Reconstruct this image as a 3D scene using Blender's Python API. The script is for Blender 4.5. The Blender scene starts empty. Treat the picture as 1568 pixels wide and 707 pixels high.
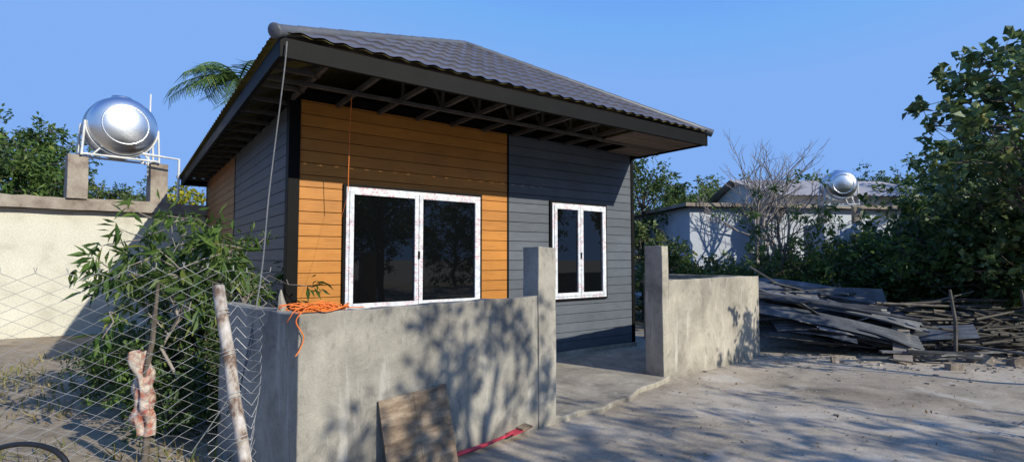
import bpy, math, random
import numpy as np
from mathutils import Vector, Matrix, noise as mnoise
random.seed(7)
S=bpy.context.scene
COL=S.collection
H=1.6
def P(px,py,d):
    return Vector(((px-784)/814*d, d, H+(395-py)/814*d))
# ---------------------------------------------------------------- materials
class NT:
    def __init__(s,name):
        s.m=bpy.data.materials.new(name); s.m.use_nodes=True
        s.t=s.m.node_tree; s.n=s.t.nodes; s.b=s.n['Principled BSDF']; s.out=s.n['Material Output']
        s.tc=s.n.new('ShaderNodeTexCoord')
    def l(s,a,b): s.t.links.new(a,b)
    def coord(s,st=(1,1,1)):
        mp=s.n.new('ShaderNodeMapping'); mp.inputs['Scale'].default_value=st
        s.l(s.tc.outputs['Object'],mp.inputs['Vector']); return mp.outputs[0]
    def noise(s,scale,st=(1,1,1),detail=6,rough=.6,dist=0):
        n=s.n.new('ShaderNodeTexNoise'); n.inputs['Scale'].default_value=scale
        n.inputs['Detail'].default_value=detail; n.inputs['Roughness'].default_value=rough
        n.inputs['Distortion'].default_value=dist
        s.l(s.coord(st),n.inputs['Vector']); return n.outputs['Fac']
    def ramp(s,fac,stops,interp='LINEAR'):
        r=s.n.new('ShaderNodeValToRGB'); r.color_ramp.interpolation=interp
        e=r.color_ramp.elements
        while len(e)<len(stops): e.new(.5)
        for k,(p,c) in zip(e,stops):
            k.position=p; k.color=(*c,1) if len(c)==3 else c
        s.l(fac,r.inputs[0]); return r.outputs[0]
    def mix(s,fac,a,b,mode='MIX'):
        m=s.n.new('ShaderNodeMix'); m.data_type='RGBA'; m.blend_type=mode
        for v,i in ((fac,0),(a,6),(b,7)):
            if hasattr(v,'links'): s.l(v,m.inputs[i])
            else: m.inputs[i].default_value=v if i==0 else (*v,1)
        return m.outputs[2]
    def bump(s,h,strength=.4,dist=.01):
        b=s.n.new('ShaderNodeBump'); b.inputs['Strength'].default_value=strength; b.inputs['Distance'].default_value=dist
        s.l(h,b.inputs['Height']); s.l(b.outputs[0],s.b.inputs['Normal'])
    def island(s):
        g=s.n.new('ShaderNodeNewGeometry'); return g.outputs['Random Per Island']
    def col(s,c): s.l(c,s.b.inputs['Base Color'])
    def set(s,**k):
        for a,v in k.items():
            s.b.inputs[{'rough':'Roughness','metal':'Metallic','spec':'Specular IOR Level'}[a]].default_value=v
g3=lambda v:(v,v,v)
def simple(name,stops,scale=4,st=(1,1,1),rough=.8,metal=0,bump=.3,bscale=40,dist=.004,fine=.25,spec=.4,isl=0):
    m=NT(name); c=m.ramp(m.noise(scale,st),stops)
    f=m.ramp(m.noise(bscale,st),[(.3,g3(1-fine)),(.7,g3(1+fine*.3))])
    c=m.mix(1.0,c,f,'MULTIPLY')
    if isl: c=m.mix(1.0,c,m.ramp(m.island(),[(0,g3(1-isl)),(1,g3(1))]),'MULTIPLY')
    m.col(c); m.set(rough=rough,metal=metal,spec=spec)
    if bump: m.bump(m.noise(bscale,st),bump,dist)
    return m.m
def foliage(name,c0,c1,c2,trans=.35,rough=.5):
    m=NT(name); c=m.ramp(m.island(),[(0,c0),(.5,c1),(.92,c2),(1,(c2[0]*1.6,c2[1]*1.15,c2[2]))])
    big=m.ramp(m.noise(.9,detail=2),[(.35,g3(.7)),(.65,g3(1.2))])
    c=m.mix(1.0,c,big,'MULTIPLY')
    m.col(c); m.set(rough=rough,spec=.35)
    t=m.n.new('ShaderNodeBsdfTranslucent'); m.l(c,t.inputs['Color'])
    x=m.n.new('ShaderNodeMixShader'); x.inputs[0].default_value=trans
    m.l(m.b.outputs[0],x.inputs[1]); m.l(t.outputs[0],x.inputs[2]); m.l(x.outputs[0],m.out.inputs[0])
    return m.m
def siding(name,stops,rough=.5,grain=(1.2,1.2,26)):
    m=NT(name)
    c=m.ramp(m.noise(3,grain,8,.65,.4),stops)
    c=m.mix(1.0,c,m.ramp(m.noise(2.0,(1,1,1),3),[(.3,g3(.86)),(.7,g3(1.08))]),'MULTIPLY')
    c=m.mix(1.0,c,m.ramp(m.island(),[(0,g3(.86)),(1,g3(1.05))]),'MULTIPLY')
    m.col(c); m.set(rough=rough,spec=.3); m.bump(m.noise(6,(1.2,1.2,30)),.4,.003); return m.m
MAT={}
MAT['wood']=siding('orange_wood_siding',[(.28,(.38,.145,.024)),(.5,(.50,.20,.034)),(.72,(.56,.24,.048))])
MAT['wood_shaded']=siding('orange_wood_siding_shaded',[(.28,(.17,.075,.028)),(.5,(.26,.115,.04)),(.72,(.31,.145,.055))])  # same orange siding, with the side wall's shade painted into the colour
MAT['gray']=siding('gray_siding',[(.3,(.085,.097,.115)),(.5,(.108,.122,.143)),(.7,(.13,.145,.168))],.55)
MAT['gray_shaded']=siding('gray_siding_shaded',[(.3,(.06,.066,.076)),(.5,(.075,.083,.095)),(.7,(.092,.10,.113))],.55)  # darker copy of the gray siding; shade of the unlit side is in its colour
MAT['black']=simple('black_metal',[(.3,g3(.005)),(.7,g3(.008))],rough=.6,bump=.1,spec=.1)
MAT['steel']=simple('truss_steel',[(.3,(.045,.042,.04)),(.7,(.13,.115,.10))],rough=.55,bump=.1)
MAT['back']=simple('dark_backing',[(.3,g3(.02)),(.7,g3(.03))])
MAT['roof']=simple('roof_tile_sheet',[(.3,(.085,.083,.095)),(.7,(.13,.125,.145))],scale=2.5,rough=.48,bump=.15,bscale=60,spec=.35)
MAT['roofunder']=simple('roof_tile_underside',[(.3,(.14,.12,.03)),(.7,(.28,.23,.07))],rough=.7)
MAT['cap']=simple('ridge_cap',[(.3,(.08,.085,.10)),(.7,(.115,.12,.135))],rough=.45,bump=.1)
MAT['soffit']=simple('soffit_plank',[(.3,(.16,.11,.08)),(.7,(.3,.22,.16))],scale=3,st=(8,1,1),isl=.4)
def glass():
    m=NT('dark_glass'); m.b.inputs['Base Color'].default_value=(.003,.0035,.004,1); m.set(rough=.015,spec=.5)
    m.bump(m.noise(1.6,detail=1),.05,.01); return m.m
MAT['glass']=glass()
def pvc():
    m=NT('white_pvc_with_film')
    v=m.ramp(m.noise(5,(1,1,1),1),[(.52,g3(0)),(.56,g3(1))])
    bands=m.n.new('ShaderNodeTexBrick'); bands.inputs['Scale'].default_value=1; bands.inputs['Brick Width'].default_value=.05
    bands.inputs['Row Height'].default_value=.035; bands.inputs['Mortar Size'].default_value=.006
    bands.inputs['Color1'].default_value=(0,0,0,1);bands.inputs['Color2'].default_value=(1,1,1,1);bands.inputs['Mortar'].default_value=(0,0,0,1)
    mp=m.coord((1,1,1)); sx=m.n.new('ShaderNodeSeparateXYZ'); cx=m.n.new('ShaderNodeCombineXYZ')
    m.l(mp,sx.inputs[0]); m.l(sx.outputs[0],cx.inputs[0]); m.l(sx.outputs[2],cx.inputs[1]); m.l(cx.outputs[0],bands.inputs['Vector'])
    f=m.mix(1.0,v,bands.outputs['Color'],'MULTIPLY')
    f=m.mix(1.0,f,g3(.6),'MULTIPLY')
    base=m.ramp(m.noise(14),[(.35,(.50,.53,.58)),(.6,(.78,.79,.8))])
    c=m.mix(f,base,(.55,.12,.18)); m.col(c); m.set(rough=.3); return m.m
MAT['pvc']=pvc()
def concrete(name,tint=(1,1,1),light=1.0):
    m=NT(name)
    T=lambda a,b,c:(a*tint[0]*light,b*tint[1]*light,c*tint[2]*light)
    c=m.ramp(m.noise(1.3,(1,1,1),5,.6,.5),[(.3,T(.19,.175,.15)),(.45,T(.29,.267,.225)),(.6,T(.39,.36,.30)),(.75,T(.31,.285,.24))])
    tr=m.ramp(m.noise(5,(1,1,.8),10,.75,1.6),[(.32,g3(.58)),(.45,g3(.92)),(.6,g3(1.04)),(.75,g3(1.18))])
    c=m.mix(1.0,c,tr,'MULTIPLY')
    st=m.ramp(m.noise(3.2,(1.6,1.6,.25),5,.7,.2),[(.57,g3(0)),(.68,g3(.5))])
    c=m.mix(st,c,T(.50,.475,.425))
    dk=m.ramp(m.noise(2.1,(1.2,1.2,.6),6,.7),[(.34,g3(.6)),(.42,g3(0))])
    c=m.mix(dk,c,T(.15,.145,.13))
    c=m.mix(1.0,c,m.ramp(m.noise(90),[(.3,g3(.85)),(.7,g3(1.06))]),'MULTIPLY')
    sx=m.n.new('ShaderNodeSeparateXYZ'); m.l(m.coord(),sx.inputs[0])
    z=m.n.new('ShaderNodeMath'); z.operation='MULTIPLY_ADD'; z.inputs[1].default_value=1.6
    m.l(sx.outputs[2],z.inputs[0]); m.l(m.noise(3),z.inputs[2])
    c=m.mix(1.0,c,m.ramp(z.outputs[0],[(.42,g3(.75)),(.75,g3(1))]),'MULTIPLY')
    m.col(c); m.set(rough=.9,spec=.25)
    m.bump(m.mix(.5,m.noise(12,detail=8),m.noise(70)),.6,.013); return m.m
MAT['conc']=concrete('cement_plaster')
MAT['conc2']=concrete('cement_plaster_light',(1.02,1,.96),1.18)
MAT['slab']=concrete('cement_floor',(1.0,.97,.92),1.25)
MAT['cream']=simple('cream_plaster',[(.3,(.44,.41,.33)),(.5,(.62,.59,.48)),(.7,(.68,.65,.54))],scale=1.2,rough=.9)
MAT['oldconc']=simple('weathered_concrete',[(.3,(.16,.12,.09)),(.5,(.30,.25,.20)),(.7,(.40,.35,.28))],scale=3,rough=.9,bump=.6)
MAT['bluewall']=simple('gray_blue_plaster',[(.3,(.44,.47,.52)),(.7,(.58,.61,.65))],scale=.8,rough=.9)
MAT['whitewall']=simple('white_plaster',[(.3,(.55,.55,.53)),(.7,(.7,.7,.68))],scale=1,rough=.9)
MAT['corr']=simple('corrugated_roof',[(.3,(.42,.36,.32)),(.7,(.56,.50,.45))],scale=1.2,rough=.6)
MAT['inox']=simple('stainless_steel',[(.3,(.68,.69,.70)),(.7,(.84,.84,.84))],scale=2,rough=.3,metal=1,bump=.05,fine=.08)
MAT['white']=simple('white_painted_steel',[(.3,(.55,.55,.53)),(.7,(.75,.75,.73))],rough=.5,bump=.1)
MAT['wire']=simple('galvanised_wire',[(.3,(.38,.37,.35)),(.7,(.58,.56,.53))],rough=.5,metal=.2,bump=0)
MAT['pole']=simple('peeling_pole',[(.38,(.16,.10,.07)),(.5,(.42,.36,.30)),(.62,(.55,.50,.45))],scale=18,st=(1,1,.5),bump=.6)
MAT['bark']=simple('bark',[(.3,(.07,.055,.04)),(.7,(.2,.165,.13))],scale=9,st=(1,1,.3),rough=.9,bump=.8,bscale=25,dist=.02)
MAT['palebark']=simple('pale_bark',[(.3,(.22,.18,.15)),(.7,(.4,.35,.3))],scale=9,rough=.9)
MAT['cloth']=simple('printed_cloth',[(.4,(.38,.13,.09)),(.5,(.45,.31,.24)),(.6,(.55,.48,.40))],scale=16,bump=.4,bscale=20,dist=.01)
MAT['plank']=simple('weathered_plank',[(.3,(.06,.06,.062)),(.5,(.14,.14,.14)),(.7,(.33,.325,.315))],scale=4,rough=.7,isl=.8,bump=.5)
MAT['sheet']=simple('corrugated_sheet',[(.3,(.09,.095,.103)),(.55,(.19,.198,.21)),(.75,(.36,.365,.37))],scale=3,rough=.5,isl=.65,bump=.2)
MAT['ply']=simple('stained_plywood',[(.3,(.11,.075,.05)),(.5,(.24,.17,.11)),(.7,(.38,.30,.21))],scale=4,st=(1,1,4),bump=.3)
MAT['bamboo']=simple('bamboo_sticks',[(.3,(.08,.068,.055)),(.7,(.22,.19,.155))],isl=.8)
MAT['orange']=simple('orange_rope',[(.3,(.75,.16,.02)),(.7,(.9,.24,.04))],rough=.6,bump=.3)
MAT['red']=simple('red_plastic',[(.3,(.45,.03,.05)),(.7,(.62,.06,.09))],rough=.45,bump=.1)
MAT['cable']=simple('gray_cable',[(.3,g3(.12)),(.7,g3(.2))],bump=0)
MAT['hose']=simple('black_hose',[(.3,g3(.012)),(.7,g3(.02))],rough=.4,bump=0)
MAT['stone']=simple('rubble',[(.3,(.27,.23,.18)),(.7,(.5,.44,.36))],scale=8,isl=.5)
MAT['dryleaf']=simple('dry_leaf',[(.3,(.16,.09,.04)),(.7,(.4,.27,.14))],isl=.6,bump=0)
MAT['leafA']=foliage('leaf_green',(.055,.115,.022),(.095,.17,.035),(.155,.23,.05))
MAT['leafB']=foliage('leaf_olive',(.075,.11,.028),(.125,.17,.042),(.20,.24,.07))
MAT['leafC']=foliage('leaf_dark',(.032,.07,.018),(.062,.11,.026),(.10,.155,.038),.3)
MAT['leafR']=foliage('leaf_round_glossy',(.065,.11,.035),(.11,.165,.055),(.17,.23,.085),.3,.35)
MAT['leafY']=foliage('yellow_blossom',(.3,.28,.02),(.5,.45,.03),(.2,.3,.04))
MAT['grass']=foliage('dry_grass',(.18,.145,.065),(.34,.27,.13),(.16,.20,.05),.3,.7)
def groundmat():
    m=NT('dirt_yard')
    c=m.ramp(m.noise(.55,(1,1,1),8,.62,.6),[(.3,(.26,.215,.155)),(.42,(.36,.30,.225)),(.58,(.47,.40,.31)),(.75,(.52,.46,.37))])
    c=m.mix(1.0,c,m.ramp(m.noise(2.2,(1,1,1),10,.72,.5),[(.3,g3(.58)),(.46,g3(.92)),(.65,g3(1.08))]),'MULTIPLY')
    c=m.mix(1.0,c,m.ramp(m.noise(40,(1,1,1),5,.7),[(.3,g3(.75)),(.6,g3(1.04))]),'MULTIPLY')
    wp=m.ramp(m.noise(1.1,(1,1,1),8,.7,.6),[(.54,g3(0)),(.64,g3(.5))]); c=m.mix(wp,c,(.58,.54,.47))
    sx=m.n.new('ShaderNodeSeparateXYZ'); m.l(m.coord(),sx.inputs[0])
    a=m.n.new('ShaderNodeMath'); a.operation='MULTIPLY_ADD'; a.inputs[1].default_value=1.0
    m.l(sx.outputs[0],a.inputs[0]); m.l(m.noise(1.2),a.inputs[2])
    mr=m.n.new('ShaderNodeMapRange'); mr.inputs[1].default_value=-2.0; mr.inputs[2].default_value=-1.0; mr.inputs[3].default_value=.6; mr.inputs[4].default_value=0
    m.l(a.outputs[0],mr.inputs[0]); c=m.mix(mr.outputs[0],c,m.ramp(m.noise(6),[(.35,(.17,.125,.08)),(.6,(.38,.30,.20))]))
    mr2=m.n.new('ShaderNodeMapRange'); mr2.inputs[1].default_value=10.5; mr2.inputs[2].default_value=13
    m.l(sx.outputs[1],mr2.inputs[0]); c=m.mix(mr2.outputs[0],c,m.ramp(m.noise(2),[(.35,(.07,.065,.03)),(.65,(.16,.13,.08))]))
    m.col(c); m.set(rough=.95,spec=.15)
    m.bump(m.mix(.5,m.noise(7,detail=9,rough=.5),m.noise(60)),.65,.016); return m.m
MAT['ground']=groundmat()
# ---------------------------------------------------------------- geometry helpers
def fastmesh(name,V,Q,mi,mats,smooth=False):
    me=bpy.data.meshes.new(name); V=np.asarray(V,dtype=np.float32); Q=np.asarray(Q,dtype=np.int32)
    me.vertices.add(len(V)); me.vertices.foreach_set('co',V.ravel())
    me.loops.add(Q.size); me.loops.foreach_set('vertex_index',Q.ravel())
    me.polygons.add(len(Q)); me.polygons.foreach_set('loop_start',np.arange(0,Q.size,4,dtype=np.int32))
    try: me.polygons.foreach_set('loop_total',np.full(len(Q),4,dtype=np.int32))
    except Exception: pass
    me.polygons.foreach_set('material_index',np.asarray(mi,dtype=np.int32))
    me.polygons.foreach_set('use_smooth',np.full(len(Q),bool(smooth)))
    for m in mats: me.materials.append(MAT[m])
    me.update(calc_edges=True); me.validate(); return me
def obj(name,me,parent=None,loc=(0,0,0),rot=0,scale=1):
    o=bpy.data.objects.new(name,me); COL.objects.link(o); o.location=loc; o.rotation_euler=(0,0,rot)
    o.scale=(scale,)*3 if not hasattr(scale,'__len__') else scale
    if parent: o.parent=parent
    return o
def empty(name,loc=(0,0,0),rot=0): return obj(name,None,None,loc,rot)
def tube_np(pts,rad,n=6):
    pts=np.asarray(pts,float); k=len(pts); rad=np.broadcast_to(np.asarray(rad,float),(k,))
    t=np.gradient(pts,axis=0); t/=np.linalg.norm(t,axis=1)[:,None]+1e-9
    ref=np.array([0,0,1.]) if abs(t[0][2])<.9 else np.array([1.,0,0])
    V=[];a=np.cross(t[0],ref); a/=np.linalg.norm(a)
    ang=np.linspace(0,2*np.pi,n,endpoint=False)
    for i in range(k):
        a=a-t[i]*np.dot(a,t[i]); a/=np.linalg.norm(a)+1e-9; b=np.cross(t[i],a)
        V.append(pts[i]+rad[i]*(np.cos(ang)[:,None]*a+np.sin(ang)[:,None]*b))
    V=np.concatenate(V); i=np.arange(k-1)[:,None]*n; j=np.arange(n)[None,:]; j2=(j+1)%n
    Q=np.stack([i+j,i+j2,i+n+j2,i+n+j],-1).reshape(-1,4); return V,Q
def leaves_np(C,L,W,rng,up=.6,droop=.25,dirs=None):
    N=len(C); d=rng.normal(size=(N,3))
    if dirs is not None: d=d*.6+dirs
    d[:,2]-=droop; d/=np.linalg.norm(d,axis=1)[:,None]
    nr=rng.normal(size=(N,3)); nr[:,2]+=up*2; s=np.cross(d,nr); s/=np.linalg.norm(s,axis=1)[:,None]+1e-9
    n2=np.cross(s,d); k=rng.uniform(.65,1.25,size=(N,1)); l=L*k; w=W*k
    a=C; b=C+d*l*.5+s*w*.5+n2*w*.15; c=C+d*l-n2*l*.1; e=C+d*l*.5-s*w*.5+n2*w*.15
    V=np.stack([a,b,c,e],1).reshape(-1,3); Q=np.arange(4*N).reshape(-1,4); return V,Q
class Acc:
    def __init__(s): s.V=[];s.Q=[];s.M=[];s.n=0
    def add(s,VQ,m=0):
        V,Q=VQ; s.V.append(V); s.Q.append(Q+s.n); s.M.append(np.full(len(Q),m)); s.n+=len(V); return s
    def box(s,x0,x1,y0,y1,z0,z1,m=0,Mx=None):
        V=np.array([[x,y,z] for z in(z0,z1) for y in(y0,y1) for x in(x0,x1)],float)
        if Mx is not None: V=np.array([list(Mx@Vector(v)) for v in V])
        Q=np.array([[0,2,3,1],[4,5,7,6],[0,1,5,4],[3,2,6,7],[2,0,4,6],[1,3,7,5]]); return s.add((V,Q),m)
    def bar(s,a,b,w,h,m=0):
        a=Vector(a);b=Vector(b); d=b-a; L=d.length; R=d.to_track_quat('X','Z').to_matrix().to_4x4()
        return s.box(0,L,-w/2,w/2,-h/2,h/2,m,Matrix.Translation(a)@R)
    def tube(s,p,r,n=6,m=0): return s.add(tube_np(p,r,n),m)
    def mesh(s,name,mats,smooth=False): return fastmesh(name,np.concatenate(s.V),np.concatenate(s.Q),np.concatenate(s.M),mats,smooth)
    def obj(s,name,mats,parent=None,loc=(0,0,0),rot=0,smooth=False,bevel=0):
        o=obj(name,s.mesh(name,mats,smooth),parent,loc,rot)
        if bevel:
            b=o.modifiers.new('bevel','BEVEL'); b.width=bevel; b.segments=2; b.limit_method='ANGLE'
        return o
def gridbox(x0,x1,y0,y1,z0,z1,seg=.07,amp=.006,topamp=.012,seed=0):
    bx=max(1,int((x1-x0)/seg));by=max(1,int((y1-y0)/seg));bz=max(1,int((z1-z0)/seg))
    idx={};V=[];Q=[]
    def vid(i,j,k):
        if (i,j,k) not in idx:
            p=Vector((x0+(x1-x0)*i/bx,y0+(y1-y0)*j/by,z0+(z1-z0)*k/bz))
            nv=mnoise.noise_vector(p*2.2+Vector((seed,0,0)))*amp+mnoise.noise_vector(p*9+Vector((seed,3,0)))*amp*.4
            if k==bz: nv.z+=mnoise.noise(p*5+Vector((seed,0,9)))*topamp
            idx[(i,j,k)]=len(V); V.append(list(p+nv))
        return idx[(i,j,k)]
    for i in range(bx):
        for k in range(bz):
            Q.append([vid(i,0,k),vid(i+1,0,k),vid(i+1,0,k+1),vid(i,0,k+1)]); Q.append([vid(i+1,by,k),vid(i,by,k),vid(i,by,k+1),vid(i+1,by,k+1)])
        for j in range(by):
            Q.append([vid(i,j,bz),vid(i+1,j,bz),vid(i+1,j+1,bz),vid(i,j+1,bz)])
    for j in range(by):
        for k in range(bz):
            Q.append([vid(0,j+1,k),vid(0,j,k),vid(0,j,k+1),vid(0,j+1,k+1)]); Q.append([vid(bx,j,k),vid(bx,j+1,k),vid(bx,j+1,k+1),vid(bx,j,k+1)])
    return np.array(V),np.array(Q)
# ---------------------------------------------------------------- ground
def fgh(x,y):
    v=mnoise.noise(Vector((x*.45,y*.45,0)))*.05+mnoise.noise(Vector((x*1.9,y*1.9,4)))*.015+mnoise.noise(Vector((x*6,y*6,2)))*.004
    r=math.hypot(x,y); return v*min(1,max(.0,(40-r)/20))-.01
u=np.linspace(-1,1,330); g=np.sign(u)*(np.abs(u)*9+ (np.abs(u)**9)*390)
cx=g+2; cy=g+6
V=[[x,y,fgh(x,y)] for y in cy for x in cx]; n=len(u)
i=np.arange(n-1)[:,None]*n; j=np.arange(n-1)[None,:]; Q=np.stack([i+j,i+j+1,i+n+j+1,i+n+j],-1).reshape(-1,4)
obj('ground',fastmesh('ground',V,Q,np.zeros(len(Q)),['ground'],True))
def prism(name,poly,z0,z1,mat):
    k=len(poly); me=bpy.data.meshes.new(name)
    me.from_pydata([(x,y,z0) for x,y in poly]+[(x,y,z1) for x,y in poly],[],[list(range(k,2*k))]+[[i,(i+1)%k,k+(i+1)%k,k+i] for i in range(k)])
    me.materials.append(MAT[mat]); o=obj(name,me); b=o.modifiers.new('b','BEVEL'); b.width=.015; b.segments=2; return o
prism('yard_paving',[(-1.2,3.65),(.33,5.3),(.52,5.32),(.68,5.5),(.95,5.62),(1.1,5.85),(1.35,6.09),(1.5,6.4),(1.62,6.55),(1.8,6.72),(1.98,6.95),(2.1,7.15),(4.05,9.0),(2.6,11.5),(-2.7,7),(-2.7,5.2)],-.1,.055,'slab')
# ---------------------------------------------------------------- house
house=empty('prefab_house',(-2.5,6.2,0),math.radians(36))
a=Acc()
a.box(-.04,5.75,0,8.3,.08,3.48,0)
a.obj('wall_core',['back'],house)
a=Acc(); a.add(gridbox(-.1,5.8,-.06,8.35,-.05,.12,.2,.006,.004)); a.obj('plinth',['slab'],house)
pit=.145
def planks(x0,x1,face):
    a=Acc(); z=.125
    while z<3.47:
        z1=min(z+pit-.007,3.475)
        if face=='f': a.box(x0,x1,-.018,.002,z,z1)
        else: a.box(-.058,-.038,x0,x1,z,z1)
        z+=pit
    return a
planks(.0,2.985,'f').obj('front_wood_siding',['wood'],house,bevel=.004)
planks(3.02,5.72,'f').obj('front_gray_siding',['gray'],house,bevel=.004)
planks(.1,4.15,'s').obj('side_gray_siding',['gray_shaded'],house,bevel=.004)
planks(4.2,8.28,'s').obj('side_wood_siding',['wood_shaded'],house,bevel=.004)
a=Acc()
a.box(-.13,-.002,-.04,.098,.1,3.5); a.box(5.722,5.79,-.035,.1,.1,3.5); a.box(2.987,3.018,-.024,.002,.12,3.478)
a.box(-.066,-.036,4.152,4.198,.12,3.49); a.box(-.07,-.0,8.282,8.36,.1,3.5)
a.obj('corner_posts',['black'],house,bevel=.004)
def window(x0,x1,z0,z1,nm):
    w=empty(nm); w.parent=house
    a=Acc(); t=.035
    a.box(x0-t,x0,-.05,.0,z0-t,z1+t);a.box(x1,x1+t,-.05,.0,z0-t,z1+t);a.box(x0,x1,-.05,.0,z1,z1+t);a.box(x0,x1,-.05,0,z0-t,z0)
    a.obj('black_trim',['black'],w,bevel=.003)
    a=Acc(); f=.05; xm=(x0+x1)/2
    a.box(x0,x0+f,-.062,-.0,z0,z1);a.box(x1-f,x1,-.062,0,z0,z1);a.box(x0+f,x1-f,-.062,0,z1-f,z1);a.box(x0+f,x1-f,-.062,0,z0,z0+f)
    s=.055;y0=-.075
    for (p,q) in ((x0+f-.012,xm-.004),(xm+.004,x1-f+.012)):
        a.box(p,p+s,y0,-.025,z0+f-.012,z1-f+.012);a.box(q-s,q,y0,-.025,z0+f-.012,z1-f+.012)
        a.box(p+s,q-s,y0,-.025,z1-f+.012-s,z1-f+.012);a.box(p+s,q-s,y0,-.025,z0+f-.012,z0+f-.012+s)
    a.obj('frame',['pvc'],w,bevel=.004)
    a=Acc()
    a.box(xm-.012,xm+.012,-.092,-.076,z0+(z1-z0)*.42,z0+(z1-z0)*.42+.1)
    a.obj('handle',['black'],w,bevel=.004)
    a=Acc(); a.box(x0+.06,x1-.06,-.045,-.03,z0+.06,z1-.06)
    a.obj('glass_pane',['glass'],w)
window(.546,2.485,.955,2.48,'front_window')
window(3.84,5.04,.955,2.485,'front_window_small')
a=Acc(); a.box(-.075,-.05,6.7,7.5,1.2,2.2); a.obj('side_window',['glass'],house)
EX0,EX1,EY0,EY1,EZ=-.6,5.78,-1.6,8.75,3.57
ap0=Vector((2.9,1.1,5.19)); ap1=Vector((2.9,5.95,5.19))
c00=Vector((EX0,EY0,EZ));c10=Vector((EX1,EY0,EZ));c11=Vector((EX1,EY1,EZ));c01=Vector((EX0,EY1,EZ))
def roofface(e0,e1,q0,q1,name,mat,off=0,ext=0,per=.19,amp=.019,step=.024,cs=.34):
    ed=(e1-e0).normalized(); mid=(q0+q1)/2; up=(mid-e0); up-=ed*up.dot(ed); L=up.length; up.normalize(); nr=ed.cross(up)
    if nr.z<0: nr=-nr
    nc=max(1,round(L/cs)); cols=int((e1-e0).length/per*8); bs=[]
    for c in range(nc):
        for f in (0,.5,.999): bs.append(((c+f)/nc,step*(1-f)))
    V=[]
    for b,h in bs:
        A=e0.lerp(q0,b);B=e1.lerp(q1,b)
        for k in range(cols+1):
            p=A.lerp(B,k/cols); sx=(p-e0).dot(ed)
            w=amp*(.5+.5*math.cos(2*math.pi*sx/per))
            p=p+nr*(w+h+off)-(up*ext if b==0 else Vector((0,0,0))); V.append(list(p))
    n=cols+1; i=np.arange(len(bs)-1)[:,None]*n; j=np.arange(cols)[None,:]
    Q=np.stack([i+j,i+j+1,i+n+j+1,i+n+j],-1).reshape(-1,4)
    obj(name,fastmesh(name,V,Q,np.zeros(len(Q)),[mat]),house)
for nm,(e0,e1,q0,q1) in {'front':(c00,c10,ap0,ap0),'left':(c01,c00,ap1,ap0),'right':(c10,c11,ap0,ap1),'rear':(c11,c01,ap1,ap1)}.items():
    roofface(e0,e1,q0,q1,'roof_'+nm,'roof')
    roofface(e0,e1,q0,q1,'roof_underside_'+nm,'roofunder',off=-.018,ext=.03 if nm=='left' else .0)
a=Acc()
def cap(p,q,r):
    n=14; P0=[p.lerp(q,k/n) for k in range(n+1)]; pts=[];rad=[]
    for k in range(n):
        pts+= [P0[k],P0[k].lerp(P0[k+1],.97)]; rad+=[r*1.1,r]
    pts.append(P0[n]);rad.append(r)
    a.tube([list(x+Vector((0,0,.015))) for x in pts],rad,12)
e=lambda c,t:c+(c-t).normalized()*.05
for c,t in((c00,ap0),(c10,ap0),(c01,ap1),(c11,ap1)): cap(e(c,t),t,.055)
cap(ap0,ap1,.055)
pp=e(c00,ap0)+Vector((0,0,.015)); d=(pp-ap0).normalized()
a.tube([list(pp-d*.03),list(pp),list(pp+d*.01),list(pp+d*.012)],[.066,.068,.058,.001],16)
a.obj('ridge_caps',['cap'],house,smooth=True)
a=Acc()
a.box(EX0+.02,EX1-.02,EY0+.02,EY0+.06,3.37,3.55);a.box(EX0+.02,EX0+.06,EY0+.062,EY1-.02,3.38,3.55)
a.box(EX1-.06,EX1-.02,EY0+.062,EY1-.02,3.38,3.55);a.box(EX0+.062,EX1-.062,EY1-.06,EY1-.02,3.38,3.55)
a.box(-.1,5.7,-.02,.06,3.50,3.58); a.box(-.1,-.02,.08,8.3,3.50,3.58)
a.box(.0,5.7,.0,8.3,3.484,3.498)
a.obj('fascia_boards',['black'],house,bevel=.004)
a=Acc(); sl=(5.19-EZ)/(1.1-EY0); sl2=(5.19-EZ)/(2.9-EX0)
x=-.1
while x<5.7:
    a.box(x-.02,x+.02,EY0+.065,-.03,3.44,3.49)
    zl=min(sl2*(x-EX0),.56*(EX1-x)); ym=min(1.5,(zl-.06)/sl)
    if ym>.15: a.bar((x,EY0+.08,3.50),(x,EY0+.08+ym-.08,3.50+sl*(ym-.08)),.035,.05)
    if ym>1.0: a.bar((x,-.75,3.49),(x,-.75,3.49+sl*.78),.03,.03)
    if ym>1.4: a.bar((x,-.72,3.49),(x,-.15,3.47+sl*1.35),.03,.03)
    x+=.53
for k in range(6):
    y=EY0+.25+k*.28; t=(y-EY0)/(1.1-EY0); xa=EX0+(2.9-EX0)*t+.12; xb=EX1-(EX1-2.9)*t-.12
    a.box(xa,xb,y-.02,y+.02,EZ-.075+sl*(y-EY0),EZ-.04+sl*(y-EY0))
y=-1.0
while y<8.5:
    a.box(EX0+.065,-.06,y-.02,y+.02,3.44,3.485); a.bar((EX0+.08,y,3.5),(0.2,y,3.48+sl2*.75),.035,.045); y+=.6
for c,t in((c00,ap0),(c10,ap0)): a.bar(c.lerp(t,.03)-Vector((0,0,.09)),t-Vector((0,0,.09)),.05,.07)
a.box(EX0+.07,EX1-.07,-.82,-.78,3.392,3.43)
a.obj('roof_trusses',['steel'],house)
a=Acc()
for k in range(5):
    a.box(4.2,EX1-.08,-1.5+k*.16,-1.5+k*.16+.145,3.40+.002*(k%2),3.415+.002*(k%2))
for k in range(3):
    a.box(4.9,EX1-.08,-.68+k*.16,-.68+k*.16+.14,3.40,3.415)
a.obj('soffit_planks',['soffit'],house)
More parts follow.
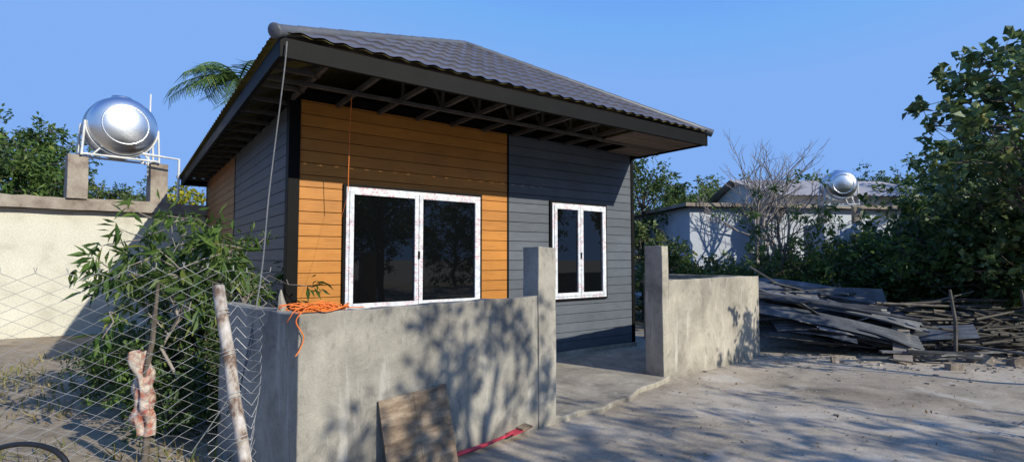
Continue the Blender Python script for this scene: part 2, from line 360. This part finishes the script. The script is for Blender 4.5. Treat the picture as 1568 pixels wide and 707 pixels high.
# ---------------------------------------------------------------- yard walls
def rotobj(name,parts,mat,loc,ang):
    a=Acc()
    for k,p in enumerate(parts): a.add(gridbox(*p,seed=k*7))
    return a.obj(name,[mat],None,loc,ang,smooth=False,bevel=.008)
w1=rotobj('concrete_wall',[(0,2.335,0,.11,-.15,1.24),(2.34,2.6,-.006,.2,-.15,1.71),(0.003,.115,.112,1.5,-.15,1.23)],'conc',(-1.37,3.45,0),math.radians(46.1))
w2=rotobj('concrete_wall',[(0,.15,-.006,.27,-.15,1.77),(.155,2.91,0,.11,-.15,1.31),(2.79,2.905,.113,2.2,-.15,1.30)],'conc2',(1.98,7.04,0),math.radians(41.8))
a=Acc(); a.tube([(.05,.4,1.2),(.055,.4,1.27),(.05,.41,1.33),(.05,.41,1.38)],[.04,.03,.018,.004],7); a.obj('mortar_stub',['conc2'],w1)
# ---------------------------------------------------------------- ropes, cables
rng=np.random.default_rng(3)
Wm=Matrix.Translation((-1.37,3.45,0))@Matrix.Rotation(math.radians(46.1),4,'Z')
Hm=Matrix.Translation((-2.5,6.2,0))@Matrix.Rotation(math.radians(36),4,'Z')
a=Acc()
for k in range(16):
    cx_=rng.uniform(.03,.28); rx=rng.uniform(.05,.16); ry=rng.uniform(.02,.06); th=np.linspace(0,2*np.pi,26)
    ph=rng.uniform(0,6)
    X=cx_+rx*np.cos(th+ph)+.015*np.sin(5*th+ph); Y=.04+ry*np.sin(th+ph)-.01; Z=1.262+.035*rng.random()+.015*np.sin(3*th+ph)
    a.tube([list(Wm@Vector(p)) for p in zip(X,Y,Z)],.0038,5)
def drape(pts,r,m=0,n=24):
    pts=np.array(pts,float); t=np.linspace(0,len(pts)-1,n*(len(pts)-1)+1)
    out=[]
    for q in t:
        i=min(int(q),len(pts)-2); f=q-i; p0=pts[max(i-1,0)];p1=pts[i];p2=pts[i+1];p3=pts[min(i+2,len(pts)-1)]
        out.append(.5*((2*p1)+(-p0+p2)*f+(2*p0-5*p1+4*p2-p3)*f*f+(-p0+3*p1-3*p2+p3)*f**3))
    a.tube(out,r,6,m)
L=lambda x,y,z:list(Wm@Vector((x,y,z)))
drape([L(.1,.02,1.29),L(.02,-.03,1.27),L(-.03,-.02,1.2),L(.02,-.02,1.1),L(-.0,-.015,1.02),L(-.03,-.02,.98)],.0038)
drape([L(.06,.02,1.28),L(-.03,-.01,1.27),L(-.06,.01,1.22),L(-.06,.05,1.19)],.0038)
drape([L(.2,.02,1.27),L(.35,.05,1.26),L(.48,.03,1.255)],.0038)
Hl=lambda x,y,z:list(Hm@Vector((x,y,z)))
drape([Hl(.42,-.55,3.45),Hl(.42,-.5,2.9),Hl(.43,-.45,2.35)],.0045)
drape([Hl(.43,-.45,2.35),Hl(.3,-.42,1.8),Hl(.15,-.45,1.3)],.0012)
a.obj('orange_rope',['orange'])
a=Acc()
drape([Hl(-.53,-1.62,3.5),Hl(-.55,-1.62,3.2),Hl(-.62,-1.5,2.2),list(P(400,430,4.1)),list(P(372,600,3.9))],.006)
drape([list(P(300,690,3.6)),list(P(380,560,3.9)),list(P(398,440,4.1))],.004)
a.obj('hanging_cable',['cable'])
a=Acc(); th=np.linspace(-.3,math.pi+.2,30); c=P(30,722,2.6)
a.tube([[c.x+.24*math.cos(t),c.y+.03*math.sin(t)+.05,c.z+.13*math.sin(t)] for t in th],.013,8); a.obj('garden_hose',['hose'],smooth=True)
# ---------------------------------------------------------------- leaning plywood, red tool
B=Wm@Matrix.Translation((.60,-.155,.0))@Matrix.Rotation(math.radians(-13),4,'X')@Matrix.Rotation(math.radians(-2),4,'Y')
a=Acc(); a.box(0,.62,0,.012,0,.60,0,B); a.box(.0,.62,-.004,-.001,.29,.30,0,B); a.box(.3,.315,-.004,-.001,.0,.6,0,B); a.obj('plywood_board',['ply'],bevel=.002)
a=Acc(); a.tube([(-.50,4.27,.035),(-.25,4.5,.045),(.02,4.83,.05)],[.012,.014,.012],10,0); 
a.tube([(-.50,4.33,.03),(-.2,4.6,.04),(.02,4.85,.05)],[.01,.01,.01],10,0)
a.bar((-.02,4.78,.05),(.16,5.0,.06),.09,.012,0); a.bar((.05,4.9,.065),(.14,4.98,.075),.14,.02,1)
a.obj('red_handled_hand_tool',['red','ply'],bevel=.003)
a=Acc(); rr=np.random.default_rng(9)
for k in range(600):
    x,y=rr.uniform(-1,9),rr.uniform(3.2,10)
    s=rr.uniform(.003,.012)*(1 if rr.random()<.95 else 2.4)
    a.box(-s,s,-s*.8,s*.8,-s*.5,s*.6,0,Matrix.Translation((x,y,fgh(x,y)))@Matrix.Rotation(rr.uniform(0,6),4,'Z')@Matrix.Rotation(rr.uniform(-.5,.5),4,'X'))
for k in range(380):
    x=rr.normal(6.3,1.4);y=rr.normal(8.4,.6); s=rr.uniform(.008,.03)
    a.box(-s,s,-s*.8,s*.8,-s*.5,s*.6,0,Matrix.Translation((x,y,fgh(x,y)))@Matrix.Rotation(rr.uniform(0,6),4,'Z')@Matrix.Rotation(rr.uniform(-.5,.5),4,'X'))
a.obj('rubble',['stone'],bevel=.003)
a=Acc(); C=np.stack([rr.uniform(-5,9,1100),rr.uniform(2.6,11,1100),np.zeros(1100)],1)
C[:,2]=[fgh(x,y)+.012 for x,y,_ in C]
V_,Q_=leaves_np(C,.04,.022,rr,up=3,droop=0); V_[:,2]=np.maximum(V_[:,2],-.0); a.add((V_,Q_)); a.obj('fallen_leaves',['dryleaf'])
# ---------------------------------------------------------------- scrap piles
a=Acc(); rr=np.random.default_rng(21)
def plank(cx,cy,cz,L_,w,t,yaw,pitch,roll,m=0):
    Mx=Matrix.Translation((cx,cy,cz))@Matrix.Rotation(yaw,4,'Z')@Matrix.Rotation(pitch,4,'Y')@Matrix.Rotation(roll,4,'X'); a.box(-L_/2,L_/2,-w/2,w/2,-t/2,t/2,m,Mx)
def sheet(cx,cy,cz,L_,w,yaw,pitch,roll,bend,m=1):
    Mx=Matrix.Translation((cx,cy,cz))@Matrix.Rotation(yaw,4,'Z')@Matrix.Rotation(pitch,4,'Y')@Matrix.Rotation(roll,4,'X')
    nx=8; ny=int(w/.022); V=[]
    for i in range(nx+1):
        for j in range(ny+1):
            xx=-L_/2+L_*i/nx; yy=-w/2+w*j/ny
            V.append(list(Mx@Vector((xx,yy,[0,.018,.018,0][j%4]-bend*(xx/L_*2)**2))))
    i=np.arange(nx)[:,None]*(ny+1); j=np.arange(ny)[None,:]; Q=np.stack([i+j,i+j+1,i+ny+2+j,i+ny+1+j],-1).reshape(-1,4)
    a.add((np.array(V),Q),m)
def pileH(x,y): return 1.05*math.exp(-((x-5.6)/1.5)**2)*math.exp(-((y-10.2)/1.2)**2)
for k in range(60):
    y=rr.uniform(8.9,11.0); x=4.9+rr.uniform(-.3,2.2)+(y-9)*.35
    z=rr.uniform(.04,1)**.7*pileH(x,y)+.05
    plank(x,y,z,rr.uniform(1.0,2.4),rr.uniform(.06,.16),rr.uniform(.015,.03),rr.normal(-.35,.5),rr.normal(.14,.18),rr.normal(0,.3))
for k in range(46):
    y=rr.uniform(8.9,10.9); x=4.9+rr.uniform(-.1,2.1)+(y-9)*.35
    z=rr.uniform(.5,1)*pileH(x,y)+.08
    sheet(x,y,z,rr.uniform(1.0,2.4),rr.uniform(.3,.6),rr.normal(-.35,.5),rr.normal(.15,.14),rr.normal(.25,.25),rr.uniform(.0,.16))
plank(6.35,8.75,.32,1.5,.24,.03,math.radians(55),-.38,.1,2)
sheet(5.35,9.0,.55,2.6,.4,-.35,.2,.4,.05); sheet(5.8,9.3,.72,2.4,.4,-.3,.2,.3,.05); plank(5.2,9.3,.85,2.2,.13,.02,-.15,.1,.4); plank(5.5,9.2,.8,2.6,.1,.02,-.4,.16,.3)
a.obj('scrap_sheet_pile',['plank','sheet','oldconc'],bevel=.0)
a=Acc()
for k in range(100):
    y=rr.uniform(8.7,10.6); z=rr.uniform(.05,.85)*(1-abs(y-9.7)/1.6); x=8.4+rr.normal(0,.5); L_=rr.uniform(1.0,2.6); ya=rr.normal(.0,.3); pz=rr.normal(0,.12)
    dx=math.cos(ya)*L_/2; dy=math.sin(ya)*L_/2
    a.tube([(x-dx,y-dy,z-pz),(x,y,z+rr.normal(0,.03)),(x+dx,y+dy,z+pz)],[.022,.02,.012],6)
for xx in (7.1,8.25):
    a.tube([(xx,8.6,-.1),(xx+.02,8.6,.6),(xx-.03,8.62,1.1)],[.03,.028,.02],7)
a.obj('stick_pile',['bamboo'])
a=Acc()
for k in range(6):
    y=rr.uniform(8.0,8.5); plank(6.6+rr.uniform(-.8,.8),y,.06+.03*k%.2,rr.uniform(.8,1.8),rr.uniform(.05,.12),.03,rr.normal(-.5,.4),0,0)
a.obj('timber_offcut_scraps',['plank'])
a=Acc()
for k,(x,y,s) in enumerate([(6.35,7.75,.9),(7.5,8.0,.9),(7.2,8.3,1.0),(8.0,8.1,.9),(5.0,8.3,.5)]):
    V_,Q_=gridbox(-.11*s,.11*s,-.08*s,.08*s,-.02,.11*s,.03,.06,.04,seed=k*5); V_=V_+np.array([x,y,0]); a.add((V_,Q_))
a.obj('concrete_rubble_chunks',['oldconc'])
# ---------------------------------------------------------------- left outbuilding + tank
def rect_building(name,p0,p1,depth,zt,mat,slab=None,over=.12):
    d=Vector((p1[0]-p0[0],p1[1]-p0[1],0)); L_=d.length; ang=math.atan2(d.y,d.x)
    e=empty(name,(p0[0],p0[1],0),ang)
    a=Acc(); a.add(gridbox(0,L_,0,depth,-.1,zt,.35,.01,0)); a.obj('walls',[mat],e)
    if slab:
        a=Acc(); a.add(gridbox(-over,L_+over,-over,depth+over,zt+.003,zt+slab,.2,.015,.02)); a.obj('roof_slab',['oldconc'],e)
    return e,L_
ob,Lo=rect_building('flat_roof_outbuilding',(-12.0,8.9),(-7.45,12.9),4.5,2.62,'cream',.25,.2)
a=Acc(); a.add(gridbox(.3,1.85,-.14,-.003,-.1,2.6,.3,.01,.0)); a.obj('pilaster',['oldconc'],ob)
def tank(name,c,r,l,axis_ang,zbase,pil,pw,pl,sp=1.1):
    e=empty(name,(c[0],c[1],0),axis_ang)
    z=c[2]
    th=np.linspace(0,math.pi/2,9)
    xs=[-l/2-.42*r*math.cos(t) for t in th]+[-l/2+.02,-l/4-.02,-l/4,-l/4+.02,-.02,0,.02,l/4-.02,l/4,l/4+.02,l/2-.02]+[l/2+.42*r*math.cos(t) for t in th[::-1]]
    rs=[r*math.sin(t)+.001 for t in th]+[r*1.0,r,r*1.03,r,r,r*1.03,r,r,r*1.03,r,r]+[r*math.sin(t)+.001 for t in th[::-1]]
    a=Acc(); a.tube([(x,0,z) for x in xs],rs,48); 
    for sgn in(-1,1):
        th2=np.linspace(0,2*math.pi,40); a.tube([(sgn*(l/2+.31*r),math.cos(t)*r*.66,z+math.sin(t)*r*.66) for t in th2],.018,6)
    a.tube([(0,0,z+r*.98),(0,0,z+r*1.08),(0,0,z+r*1.1)],[r*.3,r*.3,.001],20)
    a.obj('tank_body',['inox'],e,smooth=True)
    a=Acc(); zt=zbase+pil
    for sx in(-1,1):
        x=sx*l*.42
        a.tube([(x,math.cos(t)*r*1.03,z+math.sin(t)*r*1.03) for t in np.linspace(math.pi,2*math.pi,20)],.022,6)
        for sy in(-1,1):
            a.tube([(x,sy*r*1.04,z+.02),(x,sy*r*1.1,zt)],.025,6)
            a.tube([(x,sy*r*.6,z-r*.82),(x,sy*r*.85,zt)],.02,6)
        a.tube([(x,-r*1.1,zt+.03),(x,r*1.1,zt+.03)],.025,6)
    for sy in(-1,1): a.tube([(-l*.42,sy*r*1.09,zt+.06),(l*.42,sy*r*1.09,zt+.06)],.022,6)
    a.obj('steel_stand',['white'],e,smooth=True)
    a=Acc()
    for sy in(-1,1): a.add(gridbox(-pl/2,pl/2,sy*r*sp-pw/2,sy*r*sp+pw/2,zbase,zt,.15,.01,.01,seed=sy))
    a.obj('concrete_pillars',['oldconc'],e); return e
t1=tank('water_tank',(-8.75,11.75,4.5),.64,.55,math.atan2(-11.75,8.75)+.2,2.86,.92,.34,.34,1.15)
a=Acc()
a.tube([(0.0,.55,3.5),(.0,.55,5.4)],.018,6); a.tube([(.55,.3,3.9),(.6,1.0,3.86),(.6,1.0,2.9)],.03,8)
a.obj('pipes',['white'],t1)
# ---------------------------------------------------------------- right neighbour buildings
nb,Ln=rect_building('neighbor_house',(5.7,17.0),(13.5,18.2),5,3.25,'bluewall',.12,.25)
a=Acc(); a.box(5.0,5.7,-.03,.02,1.5,2.4); a.obj('windows',['glass'],nb)
e2=empty('neighbor_house',(9.8,19.4,0),math.radians(4)); a=Acc(); a.box(0,6,0,6,0,3.9); a.obj('walls',['whitewall'],e2)
a=Acc(); n=60
Vv=[]
for r_,(y,z) in enumerate([(-.5,3.85),(3,4.9),(6.5,3.85)]):
    for k in range(n+1): Vv.append([-.4+6.8*k/n,y,z+.03*(k%2)])
ii=np.arange(2)[:,None]*(n+1); jj=np.arange(n)[None,:]
obj('corrugated_roof',fastmesh('corrugated_roof',Vv,np.stack([ii+jj,ii+jj+1,ii+n+2+jj,ii+n+1+jj],-1).reshape(-1,4),np.zeros(2*n),['corr']),e2)
a=Acc()
for xx in (.01,5.9):
    V_=np.array([[xx,0,3.9],[xx,6,3.9],[xx,3.2,4.8],[xx,2.8,4.8],[xx+.08,0,3.9],[xx+.08,6,3.9],[xx+.08,3.2,4.8],[xx+.08,2.8,4.8]]); a.add((V_,np.array([[0,1,2,3],[4,7,6,5],[0,3,7,4],[1,5,6,2]])))
a.obj('gable_ends',['whitewall'],e2)
t2=tank('water_tank',(9.75,15.8,3.77),.42,.5,math.atan2(-15.8,-9.75)+.35,2.6,.55,.2,.2)
a=Acc(); a.add(gridbox(9.0,10.5,15.3,16.4,0,2.6,.3,.01,.01)); o=a.obj('tank_base',['bluewall']); o.parent=t2; o.matrix_parent_inverse=(Matrix.Translation(t2.location)@Matrix.Rotation(t2.rotation_euler.z,4,'Z')).inverted()
# ---------------------------------------------------------------- vegetation
def tree_mesh(name,Ht,R,z0,nclump,cr,lpc,Ll,Lw,leaf,seed,tr=.12,bark='bark',lean=(0,0),shell=.5,droop=.25,twigs=True):
    r=np.random.default_rng(seed); a=Acc(); zc=(z0+Ht)/2; hz=(Ht-z0)/2
    tp=[(0,0,-.1)]; k=7
    top=z0+(Ht-z0)*.75
    for q in range(1,k+1):
        f=q/k; tp.append((lean[0]*f+r.normal(0,.05),lean[1]*f+r.normal(0,.05),top*f))
    tp=np.array(tp); a.tube(tp,np.linspace(tr,tr*.25,k+1),9,0)
    for c in range(nclump):
        d=r.normal(size=3); d/=np.linalg.norm(d); q=r.uniform(shell,1)**.6*(1+.18*math.sin(3*math.atan2(d[1],d[0])+seed))
        C=np.array([lean[0]+d[0]*R*q,lean[1]+d[1]*R*q,zc+d[2]*hz*q])
        f=min(.95,max(.25,(C[2]-.3*R)/top)); f=min(f,r.uniform(.3,.95)+.1); i=f*k; i0=min(int(i),k-1); s=tp[i0]*(1-(i-i0))+tp[i0+1]*(i-i0)
        m=(s+C)/2+np.array([0,0,.12*R])+r.normal(0,.06*R,3)
        a.tube([s,s*.5+m*.5+r.normal(0,.02*R,3),m,m*.5+C*.5,C],np.array([.3,.24,.17,.11,.05])*tr*r.uniform(.6,1.1),5,0)
        n=int(lpc*r.uniform(.6,1.3)); rad=cr*r.uniform(.6,1.25)
        ns=max(2,n//14); sp=C+r.normal(size=(ns,3))*rad*np.array([.8,.8,.5])
        for q2 in sp[:min(ns,4)]: a.tube([C,(C+q2)/2+r.normal(0,.02,3),q2],[tr*.03+.004,.006,.003],4,0)
        idx=r.integers(0,ns,n); pts=sp[idx]+r.normal(size=(n,3))*rad*.2
        a.add(leaves_np(pts,Ll,Lw,r,.6,droop,dirs=(pts-C)/(rad+1e-6)*.5),1)
    return a.mesh(name,[bark,leaf])
mA=tree_mesh('tree_a',6.0,2.3,1.3,60,.55,110,.2,.11,'leafA',11)
mB=tree_mesh('tree_b',6.5,2.0,1.0,60,.5,110,.19,.10,'leafC',12)
mC=tree_mesh('tree_c',5.0,2.4,.5,62,.5,110,.2,.10,'leafB',13)
mS=tree_mesh('shrub_m',2.1,1.15,.1,40,.32,85,.12,.07,'leafB',14,tr=.05)
mS2=tree_mesh('shrub_n',2.0,1.2,.05,40,.32,85,.13,.07,'leafC',15,tr=.05)
mS3=tree_mesh('shrub_a',2.0,1.1,.1,40,.30,85,.12,.055,'leafA',16,tr=.05)
def put(me,name,px,d,z=0,s=1,rot=None,sz=None):
    x=(px-784)/814*d; return obj(name,me,None,(x,d,z),random.uniform(0,6) if rot is None else rot,(s,s,sz or s))
for px,d,me,s in [(-40,20,mA,1.1),(25,22,mB,1.18),(75,27,mA,1.15),(150,24,mC,.95),(215,26,mB,.82),(275,26,mC,.95),(-120,17,mB,.95)]: put(me,'background_tree',px,d,0,s)
for px,d,me,s in [(985,20,mB,.85),(1030,25,mA,.85),(1075,26,mC,1.05),(1120,28,mB,.9),(1170,30,mA,.95),(1235,34,mA,1.22),(1290,36,mC,1.3),(1345,36,mB,1.22),(1400,34,mA,1.2),(1480,20,mB,.95),(1570,18,mA,1.0),(1660,17,mC,1.1)]: put(me,'background_tree',px,d,0,s)
for px,d,me,s in [(985,14.5,mS,1.2),(1032,14,mS3,.9),(1090,14.4,mS,.78),(1130,13.2,mS3,.72),(1175,13.5,mS,.85),(1215,13,mS,.95),(1265,12.6,mS3,.85),(1315,12.5,mS,1.0),(1370,12,mS3,1.1),(1430,12,mS3,1.3),(1490,11.6,mS2,1.4),(1560,11.4,mS,1.4),(1620,10.5,mS2,1.5),(1440,13.5,mS2,1.7),(1530,13,mS2,1.9)]: put(me,'shrub',px,d,0,s)
mR=tree_mesh('round_leaf',5.75,1.9,1.9,88,.3,48,.17,.14,'leafR',31,tr=.10,lean=(.0,0),shell=.3,droop=-.1)
obj('round_leaf_tree',mR,None,(9.2,9.2,0),.4)
mR2=tree_mesh('round_leaf2',4.2,1.7,.8,55,.36,70,.17,.13,'leafR',32,tr=.08,shell=.35,droop=0)
obj('round_leaf_tree',mR2,None,(10.7,11.2,0),1.0)
obj('round_leaf_tree',mR2,None,(9.7,10.6,0),2.6,.78)
mD=tree_mesh('sparse',3.5,1.35,.8,24,.35,42,.15,.055,'leafA',41,tr=.06,shell=.4)
put(mD,'fruit_tree',1195,12.6,0,.95); put(mD,'fruit_tree',1380,12.6,0,.85)
def bare(name,loc,Ht,seed):
    r=np.random.default_rng(seed); a=Acc()
    def br(p,d,L_,rad,dep):
        d=d/np.linalg.norm(d); q=p+d*L_*.5+r.normal(0,.05*L_,3); e_=p+d*L_+r.normal(0,.06*L_,3)
        a.tube([p,q,e_],[rad,rad*.8,rad*.6],5 if dep<2 else 4)
        if dep>=5: return
        for k in range(3 if dep>0 else 5):
            nd=d+r.normal(0,.42,3); nd[2]=abs(nd[2])*.8+.25; br(q if k==2 else e_,nd,L_*r.uniform(.6,.8),rad*.58,dep+1)
    br(np.array([0,0,-.1]),np.array([0,0,1.]),Ht*.3,.1,0); a.obj(name,['palebark'],None,loc)
bare('bare_tree',((1160-784)/814*16,16,0),5.9,5)
bare('bare_tree',((1195-784)/814*16.3,16.3,0),5.2,6)
a=Acc(); r=np.random.default_rng(4); pc=P(360,118,17)
a.tube([(pc.x+.3,pc.y,-.1),(pc.x+.1,pc.y,4),(pc.x,pc.y,pc.z)],[.2,.15,.12],10,0)
for k in range(20):
    az=k*2*math.pi/20+r.uniform(-.15,.15); el=r.uniform(-.15,1.15); L_=r.uniform(1.7,2.2); pts=[]
    for q in np.linspace(0,1,14):
        pts.append([pc.x+math.cos(az)*L_*q*math.cos(el*.6)*1.0,pc.y+math.sin(az)*L_*q*math.cos(el*.6),pc.z+L_*(q*math.sin(el)-.62*q*q)])
    pts=np.array(pts); a.tube(pts,np.linspace(.03,.008,14),5,1)
    t=np.gradient(pts,axis=0); t/=np.linalg.norm(t,axis=1)[:,None]
    for q in np.linspace(1,12.9,38):
        i0=int(q); f=q-i0; p=pts[i0]*(1-f)+pts[min(i0+1,13)]*f; tt=t[i0]; sd=np.cross(tt,[0,0,1]); sd/=np.linalg.norm(sd)
        for sg in(-1,1):
            d=sd*sg*.8+tt*.5+np.array([0,0,-.45+r.normal(0,.15)]); ll=.48*math.sin(min(1,.25+q/14)*math.pi*.8)+.1
            w=tt*.02; a.add((np.array([p-w,p+w,p+d*ll+w*.3,p+d*ll-w*.3]),np.array([[0,1,2,3]])),1)
a.obj('palm_tree',['bark','leafA'])
sun=Vector((.80,-.60,.525)).normalized()
mT1=tree_mesh('shade1',5.6,1.65,3.2,42,.42,76,.15,.07,'leafA',51,tr=.12,shell=.3)
obj('mango_tree',mT1,None,(6.95,-.85,0),.3)
mT2=tree_mesh('shade2',5.0,2.2,2.4,42,.42,64,.15,.07,'leafA',52,tr=.12,shell=.3)
obj('mango_tree',mT2,None,(10.1,-.5,0),1.3)
mT3=tree_mesh('shade3',3.9,.9,2.1,18,.32,60,.14,.07,'leafA',53,tr=.07,shell=.3)
obj('mango_tree',mT3,None,(8.3,5.6,0),1.3)
for k,(x,y,me,s) in enumerate([(18.5,-6,mB,1.0),(19,-9,mA,1.05),(18,-12.5,mB,1.0),(14,-15,mC,1.1),(22.5,-3,mC,1.1),(9,-15,mA,1.1),(2,-16,mB,1.1),(24,1,mB,1.1)]):
    obj('background_tree',me,None,(x,y,0),k*1.3,s)
# left garden
mM=tree_mesh('sapl',2.1,.76,1.05,24,.2,28,.17,.042,'leafA',61,tr=.02,shell=.2,droop=.6,bark='palebark')
obj('mango_sapling',mM,None,(-3.1,4.9,0),.5)
obj('mango_sapling',mM,None,(-3.6,5.3,0),2.5,.94)
obj('mango_sapling',mM,None,(-2.95,5.8,0),4.1,.9)
for x,y,s,me in [(-2.95,5.2,.48,mS2),(-3.4,5.5,.5,mS3),(-2.75,5.7,.55,mS2),(-3.95,5.6,.42,mS3),(-3.35,6.3,.5,mS),(-2.7,6.9,.55,mS2),(-2.45,4.8,.36,mS2),(-4.5,6.3,.4,mS)]: obj('garden_shrub',me,None,(x,y,0),x*7,s)
a=Acc(); r=np.random.default_rng(8); a.add(leaves_np(np.array([P(288,300,15)])+r.normal(size=(260,3))*np.array([.35,.3,.14]),.12,.1,r)); 
a.tube([list(P(288,330,15)*1.0)[:2]+[0],list(P(288,305,15))],.02,5,1); a.obj('yellow_flower_bush',['leafY','bark'])
a=Acc(); b=P(233,640,4.3); b.z=0
a.tube([(b.x,b.y,-.05),(b.x+.02,b.y,.3),(b.x-.03,b.y,.6),(b.x+.03,b.y,.95),(b.x+.06,b.y,1.4)],[.03,.026,.024,.02,.012],8,1)
V=[];nu=26;nvv=22
for jv in range(nvv+1):
    z=.2+.66*jv/nvv
    for iu in range(nu):
        th=2*math.pi*iu/nu; rad=.05+.022*math.sin(3*th+z*9)+.014*math.sin(7*th-z*14)+.05*mnoise.noise(Vector((math.cos(th)*1.5,math.sin(th)*1.5,z*7)))
        V.append([b.x-.03+.03*math.sin(z*6)+rad*1.2*math.cos(th),b.y+rad*math.sin(th),z+.03*mnoise.noise(Vector((th,z*3,2)))])
jj,ii=np.meshgrid(np.arange(nvv),np.arange(nu),indexing='ij'); i2=(ii+1)%nu
a.add((np.array(V),np.stack([jj*nu+ii,jj*nu+i2,(jj+1)*nu+i2,(jj+1)*nu+ii],-1).reshape(-1,4)),0)
a.obj('cloth_wrapped_sapling',['cloth','bark'],smooth=True)
a=Acc(); r=np.random.default_rng(77); n=5200
X=r.uniform(-7.5,-1.6,n);Y=r.uniform(2.6,8.6,n); cl=np.array([mnoise.noise(Vector((x*1.3,y*1.3,5))) for x,y in zip(X,Y)]); k=cl>-.05; X=X[k];Y=Y[k]; n=len(X)
keep=~((X>-2.6-( Y-5)*.3)&(Y>5)); X=X[keep];Y=Y[keep];n=len(X)
hh=r.uniform(.04,.16,n); d=r.normal(0,.06,(n,2)); w=r.normal(0,.006,(n,2)); Z=np.array([fgh(x,y) for x,y in zip(X,Y)])
Vg=np.stack([np.stack([X-w[:,0],Y-w[:,1],Z],1),np.stack([X+w[:,0],Y+w[:,1],Z],1),np.stack([X+w[:,0]*.3+d[:,0],Y+w[:,1]*.3+d[:,1],Z+hh],1),np.stack([X-w[:,0]*.3+d[:,0],Y-w[:,1]*.3+d[:,1],Z+hh],1)],1).reshape(-1,3)
a.add((Vg,np.arange(4*n).reshape(-1,4))); a.obj('dry_grass',['grass'])
a=Acc(); r=np.random.default_rng(5)
for k in range(9):
    p=np.array([4.95+r.normal(0,.12),4.9+r.normal(0,.1),0]); tp=p+np.array([r.normal(-.05,.18),r.normal(0,.12),r.uniform(.15,.42)])
    a.tube([p,(p+tp)/2+r.normal(0,.02,3),tp],[.004,.003,.002],4,0); pts=p+(tp-p)*r.uniform(.4,1,(9,1)); a.add(leaves_np(pts,.07,.035,r,.8,.1),1)
a.obj('weed_plant',['bark','leafB'])
# ---------------------------------------------------------------- chain link fence
a=Acc(); w=.066; hh=.036; NW=46; NR=43; P1=Vector((-1.70,3.66,0)); dirv=Vector((-1,-.98,0)).normalized(); nv=Vector((dirv.y,-dirv.x,0))
def fmap(x,z):
    cr=math.exp(-x/.35)
    xx=x*(1-.35*cr)
    dn=.06*mnoise.noise(Vector((x*1.1,z*.9,1)))+.09*cr*math.sin(x*26+z*3)+.05*cr*mnoise.noise(Vector((x*6,z*3,2)))
    zz=z+ (.05*mnoise.noise(Vector((x*1.6,3,0)))+.03*math.sin(x*2.2))*z/1.5+.03*cr*math.sin(x*40)
    p=P1+dirv*(xx+.03*mnoise.noise(Vector((x*2,z*2,7))))+nv*dn; p.z=zz; return list(p)
for i in range(NW):
    pts=[]
    for j in range(NR):
        if i%2==0: x=i*w if j%2==0 else (i+1)*w
        else: x=(i+1)*w if j%2==0 else i*w
        pts.append(fmap(x,j*hh))
    p=pts[-1]; pts.append([p[0]+random.uniform(-.015,.015),p[1],p[2]+.03])
    a.tube(pts,.0021,4)
a.obj('chain_link_fence',['wire'])
a=Acc()
pt=P(337,437,3.25); pb=P(384,707,3.05); e_=pb+(pb-pt)*.45
pts=[pt.lerp(e_,k/7)+Vector((random.uniform(-.006,.006),random.uniform(-.006,.006),0)) for k in range(8)]
a.tube([list(pt+Vector((0,0,.001)))]+[list(p) for p in pts],[.001]+[.034]*8,10)
for k in range(5):
    q=pt.lerp(e_,.1+k*.16); ax=(e_-pt).normalized(); s=ax.cross(Vector((0,1,0))).normalized(); t_=ax.cross(s)
    a.tube([list(q+ax*.02*th_/6+(s*math.cos(th_)+t_*math.sin(th_))*.038) for th_ in np.linspace(0,12,26)],.003,5,1)
a.obj('fence_post',['pole','wire'],smooth=True)
a=Acc(); q0=Vector((13.5,10.5,8.6)); q1=Vector(P(1345,322,16))
a.tube([list(q0.lerp(q1,t)-Vector((0,0,1))*1.2*math.sin(math.pi*t)*.25) for t in np.linspace(0,1,16)],.012,5)
q0=P(1445,250,12); q1=P(1300,300,15); a.tube([list(q0.lerp(q1,t)-Vector((0,0,.2*math.sin(math.pi*t)))) for t in np.linspace(0,1,10)],.008,5)
a.obj('power_cable',['hose'])
# ---------------------------------------------------------------- world, sun, camera
W=bpy.data.worlds.new('World'); S.world=W; W.use_nodes=True; nt=W.node_tree
sk=nt.nodes.new('ShaderNodeTexSky'); sk.sky_type='NISHITA'; sk.sun_disc=False
sk.sun_elevation=math.asin(sun.z); sk.sun_rotation=math.atan2(sun.x,sun.y); sk.air_density=1.0; sk.dust_density=.2; sk.ozone_density=2.0
vm=nt.nodes.new('ShaderNodeVectorMath'); vm.operation='MULTIPLY'; vm.inputs[1].default_value=(1.0,1.42,2.2)
mn=nt.nodes.new('ShaderNodeVectorMath'); mn.operation='MINIMUM'; mn.inputs[1].default_value=(1.5,2.9,6.0)
nt.links.new(sk.outputs[0],vm.inputs[0]); nt.links.new(vm.outputs[0],mn.inputs[0])
nt.links.new(mn.outputs[0],nt.nodes['Background'].inputs[0]); nt.nodes['Background'].inputs[1].default_value=.15
ld=bpy.data.lights.new('sun','SUN'); ld.energy=5.0; ld.angle=math.radians(.5); ld.color=(1,.95,.82)
lo=bpy.data.objects.new('sun',ld); COL.objects.link(lo); lo.rotation_euler=sun.to_track_quat('Z','Y').to_euler(); lo.location=(20,-15,20)
cd=bpy.data.cameras.new('camera'); cam=bpy.data.objects.new('camera',cd); COL.objects.link(cam)
cam.location=(0,0,H); cam.rotation_euler=(math.radians(92.96),0,0); cd.sensor_width=36; cd.lens=18.69; cd.clip_end=1500; cd.clip_start=.05
S.camera=cam
S.view_settings.view_transform='Standard'; S.view_settings.look='None'; S.view_settings.exposure=0
